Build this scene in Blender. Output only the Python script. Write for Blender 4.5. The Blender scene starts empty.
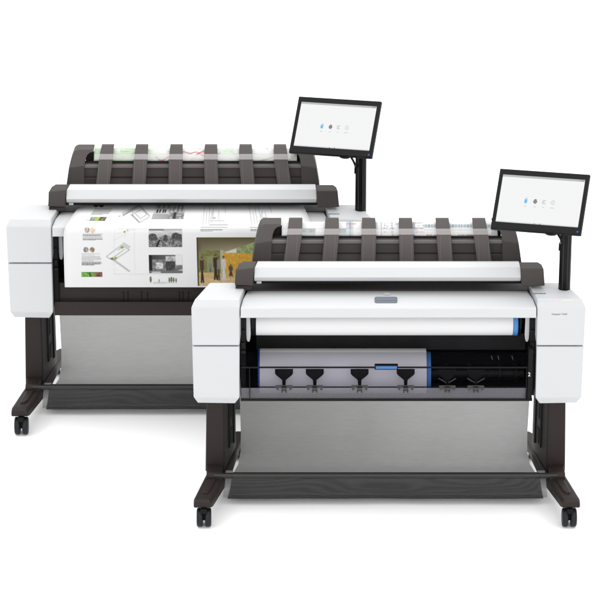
import bpy, bmesh, math, random
from mathutils import Vector, Matrix
random.seed(7)
S = bpy.context.scene
COL = S.collection

# ------------------------------------------------------------------ camera
CAM_D, CAM_H, PITCH, FOC = 10.4432934, 5.13226415, 0.386728239, 3215.33886   # metres, radians, pixels of a 600 px frame
CT, ST = math.cos(PITCH), math.sin(PITCH)
X_FRONT, Y_FRONT = (386.5 - 300) / 277.0, 0.0
X_REAR, Y_REAR = (193.3 - 300) / 260.38, 0.80

cam_data = bpy.data.cameras.new('camera')
cam = bpy.data.objects.new('camera', cam_data)
COL.objects.link(cam)
cam.location = (0, -CAM_D, CAM_H)
cam.rotation_euler = (math.pi / 2 - PITCH, 0, 0)
cam_data.sensor_width = 36
cam_data.lens = FOC / 600 * 36
cam_data.clip_end = 500
S.camera = cam


def at(px, py, Y):
    """front printer's own metres for a measured point lying at depth Y behind its front caster line"""
    u, v = (px - 300) / FOC, (300 - py) / FOC          # right, up
    # ray = forward + u*right + v*up
    ry, rz = CT + v * ST, -ST + v * CT
    t = (Y + CAM_D) / ry
    return Vector((t * u - X_FRONT, Y, CAM_H + t * rz))


def mirror(p):
    return Vector((-p[0], p[1], p[2]))


def to_front(px, py):
    """measurements taken on the rear printer, carried over to the front one (same model)"""
    return 386.5 + (px - 190.5) / 0.94, 525.6 + (py - 433.5) / 0.94


# ------------------------------------------------------------------ materials
def new_mat(name):
    m = bpy.data.materials.new(name)
    m.use_nodes = True
    nt = m.node_tree
    b = nt.nodes['Principled BSDF']
    return m, nt, b


def plain(name, col, rough=0.45, spec=0.5, grain=0.0, grain_scale=900, metal=0.0, tone=0.0):
    m, nt, b = new_mat(name)
    b.inputs['Base Color'].default_value = (*col, 1)
    b.inputs['Roughness'].default_value = rough
    b.inputs['Specular IOR Level'].default_value = spec
    b.inputs['Metallic'].default_value = metal
    tc = nt.nodes.new('ShaderNodeTexCoord')
    if grain:
        n = nt.nodes.new('ShaderNodeTexNoise')
        n.inputs['Scale'].default_value = grain_scale
        n.inputs['Detail'].default_value = 2
        bp = nt.nodes.new('ShaderNodeBump')
        bp.inputs['Strength'].default_value = grain
        bp.inputs['Distance'].default_value = 0.0006
        nt.links.new(tc.outputs['Object'], n.inputs['Vector'])
        nt.links.new(n.outputs['Fac'], bp.inputs['Height'])
        nt.links.new(bp.outputs['Normal'], b.inputs['Normal'])
    if tone:
        n2 = nt.nodes.new('ShaderNodeTexNoise')
        n2.inputs['Scale'].default_value = 7
        n2.inputs['Detail'].default_value = 4
        r = nt.nodes.new('ShaderNodeMapRange')
        r.inputs['To Min'].default_value = 1 - tone
        r.inputs['To Max'].default_value = 1 + tone
        mx = nt.nodes.new('ShaderNodeMix')
        mx.data_type = 'RGBA'
        mx.blend_type = 'MULTIPLY'
        mx.inputs['Factor'].default_value = 1
        mx.inputs[6].default_value = (*col, 1)
        nt.links.new(tc.outputs['Object'], n2.inputs['Vector'])
        nt.links.new(n2.outputs['Fac'], r.inputs['Value'])
        nt.links.new(r.outputs['Result'], mx.inputs[7])
        nt.links.new(mx.outputs[2], b.inputs['Base Color'])
    return m


def srgb(r, g, b):
    f = lambda c: (c / 255 / 12.92) if c <= 10 else (((c / 255) + 0.055) / 1.055) ** 2.4
    return (f(r), f(g), f(b))


M = {}
M['white'] = plain('white_plastic', (0.465, 0.473, 0.483), 0.5, 0.22, 0.10, 1400, tone=0.012)
M['white_gloss'] = plain('white_visor_plastic', (0.475, 0.483, 0.493), 0.42, 0.25, tone=0.01)
M['grey'] = plain('warm_grey_plastic', (0.049, 0.042, 0.0395), 0.55, 0.25, 0.35, 900, tone=0.06)
M['grey_light'] = plain('pale_warm_grey_plastic', (0.13, 0.117, 0.112), 0.5, 0.35, 0.3, 900)
M['grey_dark'] = plain('deep_grey_plastic', (0.028, 0.024, 0.023), 0.6, 0.25, 0.3, 900)
M['leg'] = plain('brown_black_metal', (0.019, 0.0135, 0.012), 0.5, 0.2, 0.25, 1200, tone=0.08)
M['black'] = plain('black_plastic', (0.005, 0.005, 0.0055), 0.55, 0.12)
M['black_gloss'] = plain('glossy_black_plastic', (0.004, 0.004, 0.004), 0.34, 0.13)
M['guide'] = plain('black_ribbed_guide', (0.018, 0.018, 0.019), 0.55, 0.3, 0.0, 160, tone=0.6)
M['rubber'] = plain('caster_rubber', (0.010, 0.011, 0.014), 0.5, 0.2, 0.3, 500)
M['blue'] = plain('blue_plastic', srgb(66, 120, 182), 0.4, 0.3)
M['blue_handle'] = plain('blue_handle_plastic', srgb(58, 100, 150), 0.4, 0.3)
M['blue_deep'] = plain('deep_blue_plastic', srgb(24, 60, 130), 0.4, 0.4)
M['paper'] = plain('white_paper', (0.57, 0.57, 0.57), 0.8, 0.12, tone=0.008)
M['paper_roll'] = plain('roll_paper', (0.62, 0.62, 0.625), 0.7, 0.2, tone=0.01)
M['pinch'] = plain('grey_pinch_plastic', (0.032, 0.030, 0.027), 0.5, 0.25)
M['spring'] = plain('grey_spring_steel', (0.09, 0.09, 0.088), 0.4, 0.4)
M['rod'] = plain('black_rod', (0.010, 0.0095, 0.009), 0.4, 0.4)
M['badge'] = plain('grey_badge', srgb(96, 98, 102), 0.35, 0.5)
M['badge_blue'] = plain('blue_grey_badge', srgb(96, 106, 120), 0.3, 0.5)
M['cyan'] = plain('cyan_ink_mark', srgb(172, 188, 192), 0.6, 0.2)
M['magenta'] = plain('magenta_ink_mark', srgb(200, 178, 186), 0.6, 0.2)
M['yellow'] = plain('yellow_ink_mark', srgb(196, 195, 182), 0.6, 0.2)
M['print_grey'] = plain('grey_lettering', srgb(96, 98, 102), 0.6, 0.2)
M['print_white'] = plain('white_lettering', (0.7, 0.7, 0.7), 0.6, 0.2)
M['led'] = plain('status_mark', srgb(190, 170, 172), 0.5, 0.3)


def ink(rgb):
    k = 'ink_%d_%d_%d' % rgb
    if k not in M:
        M[k] = plain('printed_ink', tuple(.74 * q for q in srgb(*rgb)), 0.8, 0.1)
    return M[k]


def emissive(name, col, s):
    m, nt, b = new_mat(name)
    b.inputs['Base Color'].default_value = (0.02, 0.02, 0.02, 1)
    b.inputs['Roughness'].default_value = 0.4
    b.inputs['Specular IOR Level'].default_value = 0.2
    b.inputs['Emission Color'].default_value = (*col, 1)
    b.inputs['Emission Strength'].default_value = s
    return m


def coloured_print(name, rough=0.8, level=0.74):
    """ink colours come from the sheet's own printed picture (a colour attribute)"""
    m, nt, b = new_mat(name)
    a = nt.nodes.new('ShaderNodeAttribute')
    a.attribute_name = 'print'
    g = nt.nodes.new('ShaderNodeVectorMath')
    g.operation = 'SCALE'
    g.inputs['Scale'].default_value = level
    nt.links.new(a.outputs['Color'], g.inputs[0])
    nt.links.new(g.outputs[0], b.inputs['Base Color'])
    b.inputs['Roughness'].default_value = rough
    b.inputs['Specular IOR Level'].default_value = 0.12
    return m


M['photo'] = coloured_print('printed_picture', .8, .70)
M['sheet'] = coloured_print('printed_sheet', .8, .62)


def fabric(name, col, alpha, moire, contrast, glow=0.0):
    m, nt, b = new_mat(name)
    b.inputs['Roughness'].default_value = 0.75
    b.inputs['Specular IOR Level'].default_value = 0.25
    tc = nt.nodes.new('ShaderNodeTexCoord')
    mp = nt.nodes.new('ShaderNodeMapping')
    mp.inputs['Scale'].default_value = (3.2, 26, 26)
    n = nt.nodes.new('ShaderNodeTexNoise')
    n.inputs['Scale'].default_value = 6
    n.inputs['Detail'].default_value = 5
    nt.links.new(tc.outputs['Object'], mp.inputs['Vector'])
    nt.links.new(mp.outputs['Vector'], n.inputs['Vector'])
    # weave: two crossing fine waves
    sep = nt.nodes.new('ShaderNodeSeparateXYZ')
    nt.links.new(tc.outputs['Object'], sep.inputs['Vector'])

    def math_node(op, a, bv=None):
        q = nt.nodes.new('ShaderNodeMath')
        q.operation = op
        if hasattr(a, 'node'):
            nt.links.new(a, q.inputs[0])
        else:
            q.inputs[0].default_value = a
        if bv is not None:
            if hasattr(bv, 'node'):
                nt.links.new(bv, q.inputs[1])
            else:
                q.inputs[1].default_value = bv
        return q.outputs[0]
    wx = math_node('SINE', math_node('MULTIPLY', sep.outputs[0], 1250.0))
    wz = math_node('SINE', math_node('MULTIPLY', sep.outputs[2], 1150.0))
    weave = math_node('MULTIPLY', wx, wz)
    v = math_node('ADD', math_node('MULTIPLY', math_node('SUBTRACT', n.outputs['Fac'], 0.5), contrast),
                  math_node('MULTIPLY', weave, 0.13))
    if moire:
        mp2 = nt.nodes.new('ShaderNodeMapping')
        mp2.inputs['Scale'].default_value = (2.2, 9.0, 9.0)
        nt.links.new(tc.outputs['Object'], mp2.inputs['Vector'])
        n2 = nt.nodes.new('ShaderNodeTexNoise')
        n2.inputs['Scale'].default_value = 1.0
        n2.inputs['Detail'].default_value = 1.0
        nt.links.new(mp2.outputs['Vector'], n2.inputs['Vector'])
        ph = math_node('ADD', math_node('MULTIPLY', n2.outputs['Fac'], 84.0), math_node('MULTIPLY', sep.outputs[2], 300.0))
        mo = math_node('SINE', ph)
        v = math_node('ADD', v, math_node('MULTIPLY', mo, moire))
    fac = math_node('ADD', v, 1.0)
    mx = nt.nodes.new('ShaderNodeVectorMath')
    mx.operation = 'SCALE'
    mx.inputs[0].default_value = col
    nt.links.new(fac, mx.inputs['Scale'])
    nt.links.new(mx.outputs[0], b.inputs['Base Color'])
    if alpha < 1:
        b.inputs['Alpha'].default_value = alpha
    if glow:                                              # thin mesh lets the light behind it through
        out = nt.nodes['Material Output']
        tl = nt.nodes.new('ShaderNodeBsdfTranslucent')
        sc = nt.nodes.new('ShaderNodeVectorMath')
        sc.operation = 'SCALE'
        sc.inputs[0].default_value = (0.62, 0.62, 0.615)
        nt.links.new(fac, sc.inputs['Scale'])
        nt.links.new(sc.outputs[0], tl.inputs['Color'])
        ms = nt.nodes.new('ShaderNodeMixShader')
        ms.inputs[0].default_value = glow
        nt.links.new(b.outputs[0], ms.inputs[1])
        nt.links.new(tl.outputs[0], ms.inputs[2])
        nt.links.new(ms.outputs[0], out.inputs['Surface'])
    return m


M['fabric'] = fabric('grey_mesh_fabric', (0.225, 0.225, 0.224), 0.98, 0, 0.17, 0.32)
M['fabric_dark'] = fabric('dark_mesh_fabric', (0.026, 0.026, 0.026), 0.86, 0.24, 0.25)
M['fabric_edge'] = fabric('pale_mesh_fabric', (0.36, 0.36, 0.36), 0.9, 0, 0.1, 0.5)


def smoked(name, tint, gloss_rough, haze_col, haze, ior=1.16):
    m = bpy.data.materials.new(name)
    m.use_nodes = True
    nt = m.node_tree
    nt.nodes.clear()
    out = nt.nodes.new('ShaderNodeOutputMaterial')
    tr = nt.nodes.new('ShaderNodeBsdfTransparent')
    tr.inputs['Color'].default_value = (*tint, 1)
    gl = nt.nodes.new('ShaderNodeBsdfGlossy')
    gl.inputs['Roughness'].default_value = gloss_rough
    gl.inputs['Color'].default_value = (0.8, 0.8, 0.85, 1)
    df = nt.nodes.new('ShaderNodeBsdfDiffuse')
    df.inputs['Color'].default_value = (*haze_col, 1)
    fr = nt.nodes.new('ShaderNodeFresnel')
    fr.inputs['IOR'].default_value = ior
    a = nt.nodes.new('ShaderNodeMixShader')
    a.inputs[0].default_value = haze
    b = nt.nodes.new('ShaderNodeMixShader')
    nt.links.new(tr.outputs[0], a.inputs[1])
    nt.links.new(df.outputs[0], a.inputs[2])
    nt.links.new(fr.outputs[0], b.inputs[0])
    nt.links.new(a.outputs[0], b.inputs[1])
    nt.links.new(gl.outputs[0], b.inputs[2])
    nt.links.new(b.outputs[0], out.inputs['Surface'])
    return m


M['smoke'] = smoked('smoked_clear_plastic', (0.805, 0.80, 0.828), 0.08, (0.2, 0.2, 0.22), 0.004, 1.015)
M['smoke_lip_sheen'] = smoked('smoked_plastic_lip_sheen', (0.79, 0.785, 0.812), 0.2, (0.29, 0.285, 0.31), 0.26, 1.06)  # pale diffuse share paints in the sheen on the sloped lip
M['clear'] = smoked('clear_plastic_strip', (0.96, 0.955, 0.955), 0.2, (0.62, 0.60, 0.59), 0.17)


# ------------------------------------------------------------------ mesh helpers
def link(name, bm, mat, parent=None, bevel=0.0, smooth=True, angle=35, mats=None, seg=2):
    bmesh.ops.recalc_face_normals(bm, faces=bm.faces)
    me = bpy.data.meshes.new(name)
    bm.to_mesh(me)
    bm.free()
    for m in (mats or [mat]):
        me.materials.append(m)
    if smooth:
        for p in me.polygons:
            p.use_smooth = True
        me.set_sharp_from_angle(angle=math.radians(angle))
    o = bpy.data.objects.new(name, me)
    COL.objects.link(o)
    if parent is not None:
        o.parent = parent
    if bevel:
        b = o.modifiers.new('bevel', 'BEVEL')
        b.width = bevel
        b.segments = seg
        b.limit_method = 'ANGLE'
        b.angle_limit = math.radians(25)
        w = o.modifiers.new('normals', 'WEIGHTED_NORMAL')
        w.keep_sharp = True
    return o


def hull(bm, pts):
    t = bmesh.new()
    vs = [t.verts.new(p) for p in pts]
    r = bmesh.ops.convex_hull(t, input=vs)
    junk = list({g for g in r['geom_interior'] + r['geom_unused'] if isinstance(g, bmesh.types.BMVert)})
    if junk:
        bmesh.ops.delete(t, geom=junk, context='VERTS')
    bmesh.ops.dissolve_limit(t, angle_limit=math.radians(0.6), verts=t.verts, edges=t.edges)
    me = bpy.data.meshes.new('tmp')
    t.to_mesh(me)
    t.free()
    bm.from_mesh(me)
    bpy.data.meshes.remove(me)
    return bm


def box(bm, a, b):
    pts = [(x, y, z) for x in (a[0], b[0]) for y in (a[1], b[1]) for z in (a[2], b[2])]
    return hull(bm, pts)


def slab(bm, x0, x1, prof):
    """closed (y, z) outline carried along x"""
    n = len(prof)
    a = [bm.verts.new((x0, y, z)) for y, z in prof]
    b = [bm.verts.new((x1, y, z)) for y, z in prof]
    for i in range(n):
        j = (i + 1) % n
        bm.faces.new((a[i], a[j], b[j], b[i]))
    bm.faces.new(a)
    bm.faces.new(b[::-1])
    return bm


def plate(bm, outline, y0, y1):
    """closed outline of (x, z) carried along y"""
    n = len(outline)
    a = [bm.verts.new((x, y0, z)) for x, z in outline]
    b = [bm.verts.new((x, y1, z)) for x, z in outline]
    for i in range(n):
        j = (i + 1) % n
        bm.faces.new((a[i], b[i], b[j], a[j]))
    bm.faces.new(a)
    bm.faces.new(b[::-1])
    return bm


def cyl(bm, p, q, r, n=32, r2=None):
    p, q = Vector(p), Vector(q)
    d = (q - p).normalized()
    u = d.orthogonal().normalized()
    v = d.cross(u)
    r2 = r if r2 is None else r2
    A = [bm.verts.new(p + r * (math.cos(2 * math.pi * k / n) * u + math.sin(2 * math.pi * k / n) * v)) for k in range(n)]
    B = [bm.verts.new(q + r2 * (math.cos(2 * math.pi * k / n) * u + math.sin(2 * math.pi * k / n) * v)) for k in range(n)]
    for k in range(n):
        bm.faces.new((A[k], A[(k + 1) % n], B[(k + 1) % n], B[k]))
    bm.faces.new(A)
    bm.faces.new(B[::-1])
    return bm


def nb():
    return bmesh.new()


def thing(name, label, cat, loc, group=None):
    o = bpy.data.objects.new(name, None)
    o.empty_display_size = 0.1
    COL.objects.link(o)
    o.location = loc
    o['label'] = label
    o['category'] = cat
    if group:
        o['group'] = group
    return o


def tag(o, label, cat, group=None):
    o['label'] = label
    o['category'] = cat
    if group:
        o['group'] = group


def text_mesh(name, s, size, mat, parent, matrix):
    cu = bpy.data.curves.new(name, 'FONT')
    cu.body = s
    cu.size = size
    cu.align_x = 'CENTER'
    cu.align_y = 'CENTER'
    cu.extrude = 0.0002
    tmp = bpy.data.objects.new(name, cu)
    COL.objects.link(tmp)
    dg = bpy.context.evaluated_depsgraph_get()
    me = bpy.data.meshes.new_from_object(tmp.evaluated_get(dg))
    bpy.data.objects.remove(tmp)
    me.materials.clear()
    me.materials.append(mat)
    me.transform(matrix)
    o = bpy.data.objects.new(name, me)
    COL.objects.link(o)
    o.parent = parent
    return o


UPRIGHT = Matrix.Rotation(math.pi / 2, 4, 'X')     # text that faces the front


def yz(py, Y, px=386.5):
    p = at(px, py, Y)
    return (p.y, p.z)


def X(px, py=300, Y=0.1):
    return at(px, py, Y).x


# ------------------------------------------------------------------ one printer
def side_housing(root, side):
    f = (lambda p: p) if side < 0 else mirror
    bm = nb()
    Z = lambda q, dz=0.0: f(q + Vector((0, 0, dz)))
    zt = at(210, 282.7, .235).z
    pts = [at(191.3, 307.5, .05), at(239.5, 307.5, .05), at(239.5, 345.6, .05), at(192.3, 345.6, .05),
           at(195.3, 298.8, .066), at(239.5, 298.8, .066),
           at(210, 282.7, .235), at(246.5, 282.7, .235),
           at(191.6, 308, .235)]
    bz = at(200, 345.6, .05).z
    back = [Vector((at(195, 320, .05).x, .46, bz)), Vector((at(239.5, 320, .05).x, .46, bz)),
            Vector((at(200, 320, .05).x, .46, zt - .13)), Vector((at(243, 320, .05).x, .46, zt - .13))]
    hull(bm, [f(p) for p in pts + back])
    h = link('side_housing', bm, M['white'], root, 0.005, seg=4)
    # lower cover, with its own chamfered foot
    bm = nb()
    pts = [at(192.2, 346.7, .052), at(239.5, 346.7, .052), at(193.6, 397.3, .052), at(239.5, 398, .052),
           at(197.8, 403, .075), at(235, 403.6, .075)]
    zb = at(200, 403, .075).z
    zt2 = at(200, 346.7, .052).z
    pts += [Vector((pts[0].x + .01, .44, zt2)), Vector((pts[1].x, .44, zt2)), Vector((pts[4].x, .40, zb)), Vector((pts[5].x, .40, zb)),
            Vector((pts[2].x + .008, .44, zb + .02)), Vector((pts[3].x, .44, zb + .02))]
    hull(bm, [f(p) for p in pts])
    link('lower_cover', bm, M['white'], h, 0.0045, seg=4)
    return h


def stand(root, side):
    f = (lambda p: p) if side < 0 else mirror
    toe = lambda Y: 0.175 * (Y - .22)          # feet are set slightly toe-out
    # column
    bm = nb()
    a, b = at(205.2, 472, .22), at(224.6, 472, .22)
    c, d = at(206.2, 396, .22), at(223.6, 396, .22)
    sh = Vector((toe(.44), .22, 0))
    hull(bm, [f(p) for p in (a, b, c, d, a + sh, b + sh, c + sh, d + sh)])
    col = link('leg', bm, M['leg'], root, 0.006, seg=3)
    # inner service strip + slots on the inner face
    for y0, y1, z0, z1 in ((.30, .315, .17, .46), (.385, .40, .15, .46)):
        bm = nb()
        x = max(a.x, b.x)
        hull(bm, [f(Vector((x + toe(y) + e - .002, y, z))) for y in (y0, y1) for z in (z0, z1) for e in (-.002, .006)])
        link('cable_strip', bm, M['black'], col, 0.001)
    x = b.x
    for zc in (.2, .30, .41):
        bm = nb()
        hull(bm, [f(Vector((x + toe(y) + e - .002, y, z))) for y in (.335, .365) for z in (zc - .03, zc + .03) for e in (-.002, .0035)])
        link('slot_cover', bm, M['black'], col, 0.001)
    # foot
    bm = nb()
    zt, zb = .112, .080
    fl, fr = at(193, 499, -.02).x, at(211.6, 499, -.02).x
    pts = []
    for Y, zt_, zb_, dl, dr in ((-.02, zt - .006, zb, 0.002, -.002), (.0, zt, zb - .004, -.002, .002), (.24, zt + .003, zb - .012, 0, .012), (.60, .094, .064, .012, -.010), (.63, .088, .066, .016, -.014)):
        s = 0.185 * (Y + .02)
        pts += [Vector((fl + dl + s, Y, zt_ - .008)), Vector((fr + dr + s, Y, zt_ - .008)), Vector((fl + dl + s + .006, Y, zt_)), Vector((fr + dr + s - .006, Y, zt_)),
                Vector((fl + dl + s, Y, zb_)), Vector((fr + dr + s, Y, zb_))]
    hull(bm, [f(p) for p in pts])
    foot = link('foot', bm, M['leg'], root, 0.006, seg=3)
    # raised rib on the foot
    bm = nb()
    pts = []
    for Y, w in ((.03, .010), (.05, .016), (.20, .018)):
        cx = (fl + fr) / 2 + .185 * (Y + .02)
        pts += [Vector((cx - w, Y, .110)), Vector((cx + w, Y, .110)), Vector((cx - w + .003, Y, .1185)), Vector((cx + w - .003, Y, .1185))]
    hull(bm, [f(p) for p in pts])
    link('rib', bm, M['leg'], foot, 0.003)
    # casters
    for Y, s_ in ((.0, 1.0), (.585, 1.0)):
        cx = (fl + fr) / 2 + .185 * (Y + .02) + (.004 if Y > .3 else .001)
        r = .034
        c = nb()
        cyl(c, f(Vector((cx - .022, Y, r))), f(Vector((cx + .022, Y, r))), .012, 16)
        hull(c, [f(Vector((cx + i * .011, Y + j * .03, z))) for i in (-1, 1) for j in (-1, 1) for z in (.060, .078)])
        hull(c, [f(Vector((cx + i * .0035, Y + j * .02, z))) for i in (-1, 1) for j in (-1, 1) for z in (.03, .065)])
        cas = link('caster', c, M['black'], root, 0.002)
        for k in (-1, 1):
            x0, x1 = cx + k * .0045, cx + k * .026
            c = nb()
            cyl(c, f(Vector((x0, Y, r))), f(Vector((x1, Y, r))), r, 28)
            link('wheel', c, M['rubber'], cas, 0.006, angle=50, seg=3)
    # rod clamp at the front of the column
    bm = nb()
    a1, b1 = at(206.5, 473, .16), at(222, 473, .16)
    hull(bm, [f(Vector((x, y, z))) for x in (a1.x, b1.x) for y, z in ((.145, .100), (.145, .128), (.155, .138), (.225, .138), (.225, .100))])
    link('rod_clamp', bm, M['leg'], root, 0.003)


ROD_Y, ROD_Z = .155, .126


def catch_bin(root):
    bm = nb()
    x0, x1 = at(214, 475, ROD_Y).x, -at(214, 475, ROD_Y).x
    cyl(bm, (x0, ROD_Y, ROD_Z), (x1, ROD_Y, ROD_Z), .0105, 20)
    link('rod', bm, M['rod'], root)
    # front pocket: dark mesh from the rod down and under
    prof = [(.1435, .124), (.1425, .118), (.143, .10), (.146, .078), (.152, .056), (.162, .036), (.178, .022), (.20, .014), (.23, .012)]
    sheet = lambda prof, xl, name, mat, nx=40, par=root, wob=0.0: sheet_part(prof, xl, name, mat, nx, par, wob)
    hx = [at(q, 485, .15).x for q in (232, 231.6, 231, 230, 229, 227.8, 227, 227.2, 228.5)]
    pocket = sheet(prof, hx, 'fabric_pocket', M['fabric_dark'], wob=.002)
    # hem over the rod
    prof = [(ROD_Y + .0125 * math.sin(t), ROD_Z + .0125 * math.cos(t)) for t in [math.radians(q) for q in range(-150, 151, 25)]]
    sheet(prof, [at(233, 475, .15).x] * len(prof), 'hem', M['rod'], par=pocket)
    # back sheet: hangs from the body and curls forward along the floor
    prof = [(.405, .515), (.41, .45), (.418, .35), (.425, .25), (.427, .17), (.42, .10), (.40, .055), (.36, .028), (.30, .017), (.24, .015)]
    top, bot = at(240.8, 440, .42).x, at(224.5, 490, .2).x
    ws = [.12, .10, .06, .03, 0, .02, .18, .6, .95, 1]
    back = sheet(prof, [top + (bot - top) * w for w in ws], 'fabric_sheet', M['fabric'], wob=.011)
    # the pale curled edge at both ends
    for s in (-1, 1):
        bm = nb()
        cx = .206
        ring = []
        for k in range(25):
            t = 2 * math.pi * k / 24
            ring.append((cx + .046 * math.sin(t), .069 + .050 * math.cos(t)))
        xs = [at(224.6, 485, .2).x, at(232, 485, .2).x]
        prev = None
        for x in xs:
            tilt = lambda z, x=x: x + (z - .068) * .09
            row = [bm.verts.new((tilt(z) if s < 0 else -tilt(z), y, z)) for y, z in ring[:-1]]
            if prev:
                for i in range(len(row)):
                    j = (i + 1) % len(row)
                    bm.faces.new((prev[i], prev[j], row[j], row[i]))
            prev = row
        link('curled_edge', bm, M['fabric_edge'], back, angle=80)


def sheet_part(prof, xl, name, mat, nx=40, par=None, wob=0.0, thick=0.0008):
    """a soft sheet: (y, z) profile and its half width (given as negative x) at each profile point, symmetric about x = 0"""
    # refine profile
    P = []
    for i in range(len(prof) - 1):
        for k in range(4):
            t = k / 4
            P.append((prof[i][0] * (1 - t) + prof[i + 1][0] * t, prof[i][1] * (1 - t) + prof[i + 1][1] * t, xl[i] * (1 - t) + xl[i + 1] * t))
    P.append((*prof[-1], xl[-1]))
    bm = nb()
    rows = []
    for r, (y, z, xx) in enumerate(P):
        row = []
        for k in range(nx + 1):
            u = k / nx
            x = xx + (-2 * xx) * u
            dy = wob * math.sin(u * 17 + r * .13) * math.sin(u * 7.3 + 1)
            row.append(bm.verts.new((x, y + dy, z)))
        rows.append(row)
    for i in range(len(rows) - 1):
        for k in range(nx):
            bm.faces.new((rows[i][k], rows[i][k + 1], rows[i + 1][k + 1], rows[i + 1][k]))
    o = link(name, bm, mat, par, angle=80)
    return o


def monitor(root, icons_shift=0.0):
    Rv, Uv, Tv = Vector((1, 0, 0)), Vector((0, ST, CT)), Vector((0, -CT, ST))
    C = at(540.1, 201.7, .13)
    sc = 1 / 281.5
    a = 30.0
    b = 495.8 / a
    w = (86.75 * Rv - 7.25 * Uv + a * Tv) * sc
    h = (10.75 * Rv + 60.25 * Uv - b * Tv) * sc          # upwards
    wu, hu = w.normalized(), h.normalized()
    n = wu.cross(hu).normalized()                          # out of the glass, to the viewer
    if n.y > 0:
        n = -n
    W, H = w.length, h.length

    def P(u, v, d=0.0):                                    # u, v in 0..1 from the lower left
        return C + wu * (W * (u - .5)) + hu * (H * (v - .5)) + n * d

    bm = nb()
    hull(bm, [P(u, v, d) for u in (0, 1) for v in (0, 1) for d in (0, -.014)] + [P(u, v, -.030) for u in (.08, .92) for v in (.1, .9)])
    body = link('touchscreen', bm, M['black_gloss'], root, 0.0025, seg=3)
    # raised bezel
    u0, u1, v0, v1 = .046, .958, .122, .905
    bm = nb()
    o_ = [(0.004, 0.006), (.996, .006), (.996, .994), (.004, .994)]
    i_ = [(u0, v0), (u1, v0), (u1, v1), (u0, v1)]
    A = [bm.verts.new(P(u, v, .0035)) for u, v in o_]
    B = [bm.verts.new(P(u, v, .0035)) for u, v in i_]
    A2 = [bm.verts.new(P(u, v, -.001)) for u, v in o_]
    B2 = [bm.verts.new(P(u, v, .0005)) for u, v in i_]
    for k in range(4):
        j = (k + 1) % 4
        bm.faces.new((A[k], A[j], B[j], B[k]))
        bm.faces.new((A[j], A[k], A2[k], A2[j]))
        bm.faces.new((B[k], B[j], B2[j], B2[k]))
    link('bezel', bm, M['black_gloss'], body, 0.0012)
    bm = nb()
    bm.faces.new([bm.verts.new(P(u, v, .0012)) for u, v in i_])
    scr = link('display', bm, M['screen'], body, smooth=False)

    def quad(bm, ua, va, ub, vb, d=.0018):
        bm.faces.new([bm.verts.new(P(u0 + (u1 - u0) * u, v0 + (v1 - v0) * v, d)) for u, v in ((ua, va), (ub, va), (ub, vb), (ua, vb))])

    def poly(bm, cx, cy, rx, ry, n_=20, d=.0018, th=None):
        pts = [(cx + rx * math.cos(2 * math.pi * k / n_), cy + ry * math.sin(2 * math.pi * k / n_)) for k in range(n_)]
        if th is None:
            bm.faces.new([bm.verts.new(P(u0 + (u1 - u0) * u, v0 + (v1 - v0) * v, d)) for u, v in pts])
        else:
            q = [(cx + (rx * th) * math.cos(2 * math.pi * k / n_), cy + (ry * th) * math.sin(2 * math.pi * k / n_)) for k in range(n_)]
            vo = [bm.verts.new(P(u0 + (u1 - u0) * u, v0 + (v1 - v0) * v, d)) for u, v in pts]
            vi = [bm.verts.new(P(u0 + (u1 - u0) * u, v0 + (v1 - v0) * v, d)) for u, v in q]
            for k in range(n_):
                j = (k + 1) % n_
                bm.faces.new((vo[k], vo[j], vi[j], vi[k]))
    # status bars
    bm = nb(); quad(bm, 0.0, .955, 1, 1)
    link('status_bar', bm, M['s_bar'], scr, smooth=False)
    bm = nb()
    for k in range(3):
        quad(bm, .945 + k * .016, .966, .953 + k * .016, .99, .0022)
    link('status_icon', bm, M['s_dark'], scr, smooth=False)
    bm = nb(); quad(bm, 0, 0, 1, .022)
    link('task_bar', bm, M['s_light'], scr, smooth=False)
    bm = nb(); quad(bm, .465, .004, .482, .018, .0022); quad(bm, .53, .004, .55, .018, .0022)
    link('task_icon', bm, M['s_dark'], scr, smooth=False)
    # four application icons
    cy = .475
    bm = nb(); quad(bm, .309, cy - .045, .343, cy + .035); poly(bm, .331, cy + .04, .012, .03, th=.6, d=.002)
    link('lock_icon', bm, M['s_blue'], scr, smooth=False)
    bm = nb(); quad(bm, .417, cy - .022, .464, cy + .022); quad(bm, .426, cy + .024, .455, cy + .05); quad(bm, .426, cy - .045, .455, cy - .024)
    link('printer_icon', bm, M['s_dark'], scr, smooth=False)
    bm = nb(); quad(bm, .525, cy - .04, .545, cy + .04); quad(bm, .548, cy + .015, .565, cy + .05); quad(bm, .548, cy - .045, .556, cy - .01)
    poly(bm, .56, cy - .03, .01, .018, th=.5)
    link('copy_icon', bm, M['s_mid'], scr, smooth=False)
    bm = nb(); poly(bm, .655, cy + .005, .024, .05, th=.72); poly(bm, .655, cy + .005, .010, .02, th=.6)
    link('gear_icon', bm, M['s_mid'], scr, smooth=False)
    for c_, wd in ((.326, .014), (.441, .013), (.548, .012), (.655, .026)):
        bm = nb()
        quad(bm, c_ - wd, cy - .118, c_ + wd, cy - .102)
        link('caption', bm, M['s_mid'], scr, smooth=False)
    bm = nb()
    bm.faces.new([bm.verts.new(P(u, v, .0042)) for u, v in ((.953, .035), (.972, .035), (.972, .062), (.953, .062))])
    link('power_light', bm, M['blue_deep'], body, smooth=False)

    # post with a groove, foot collar and tilt bracket
    px, Yp = 564.3, .172
    base = at(px, 288.4, Yp)
    ztop = at(px, 222, Yp).z
    bm = nb()
    cyl(bm, base - Vector((0, 0, .02)), (base.x, Yp, ztop), .0212, 40)
    post = link('post', bm, M['black_gloss'], root, 0.002)
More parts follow.
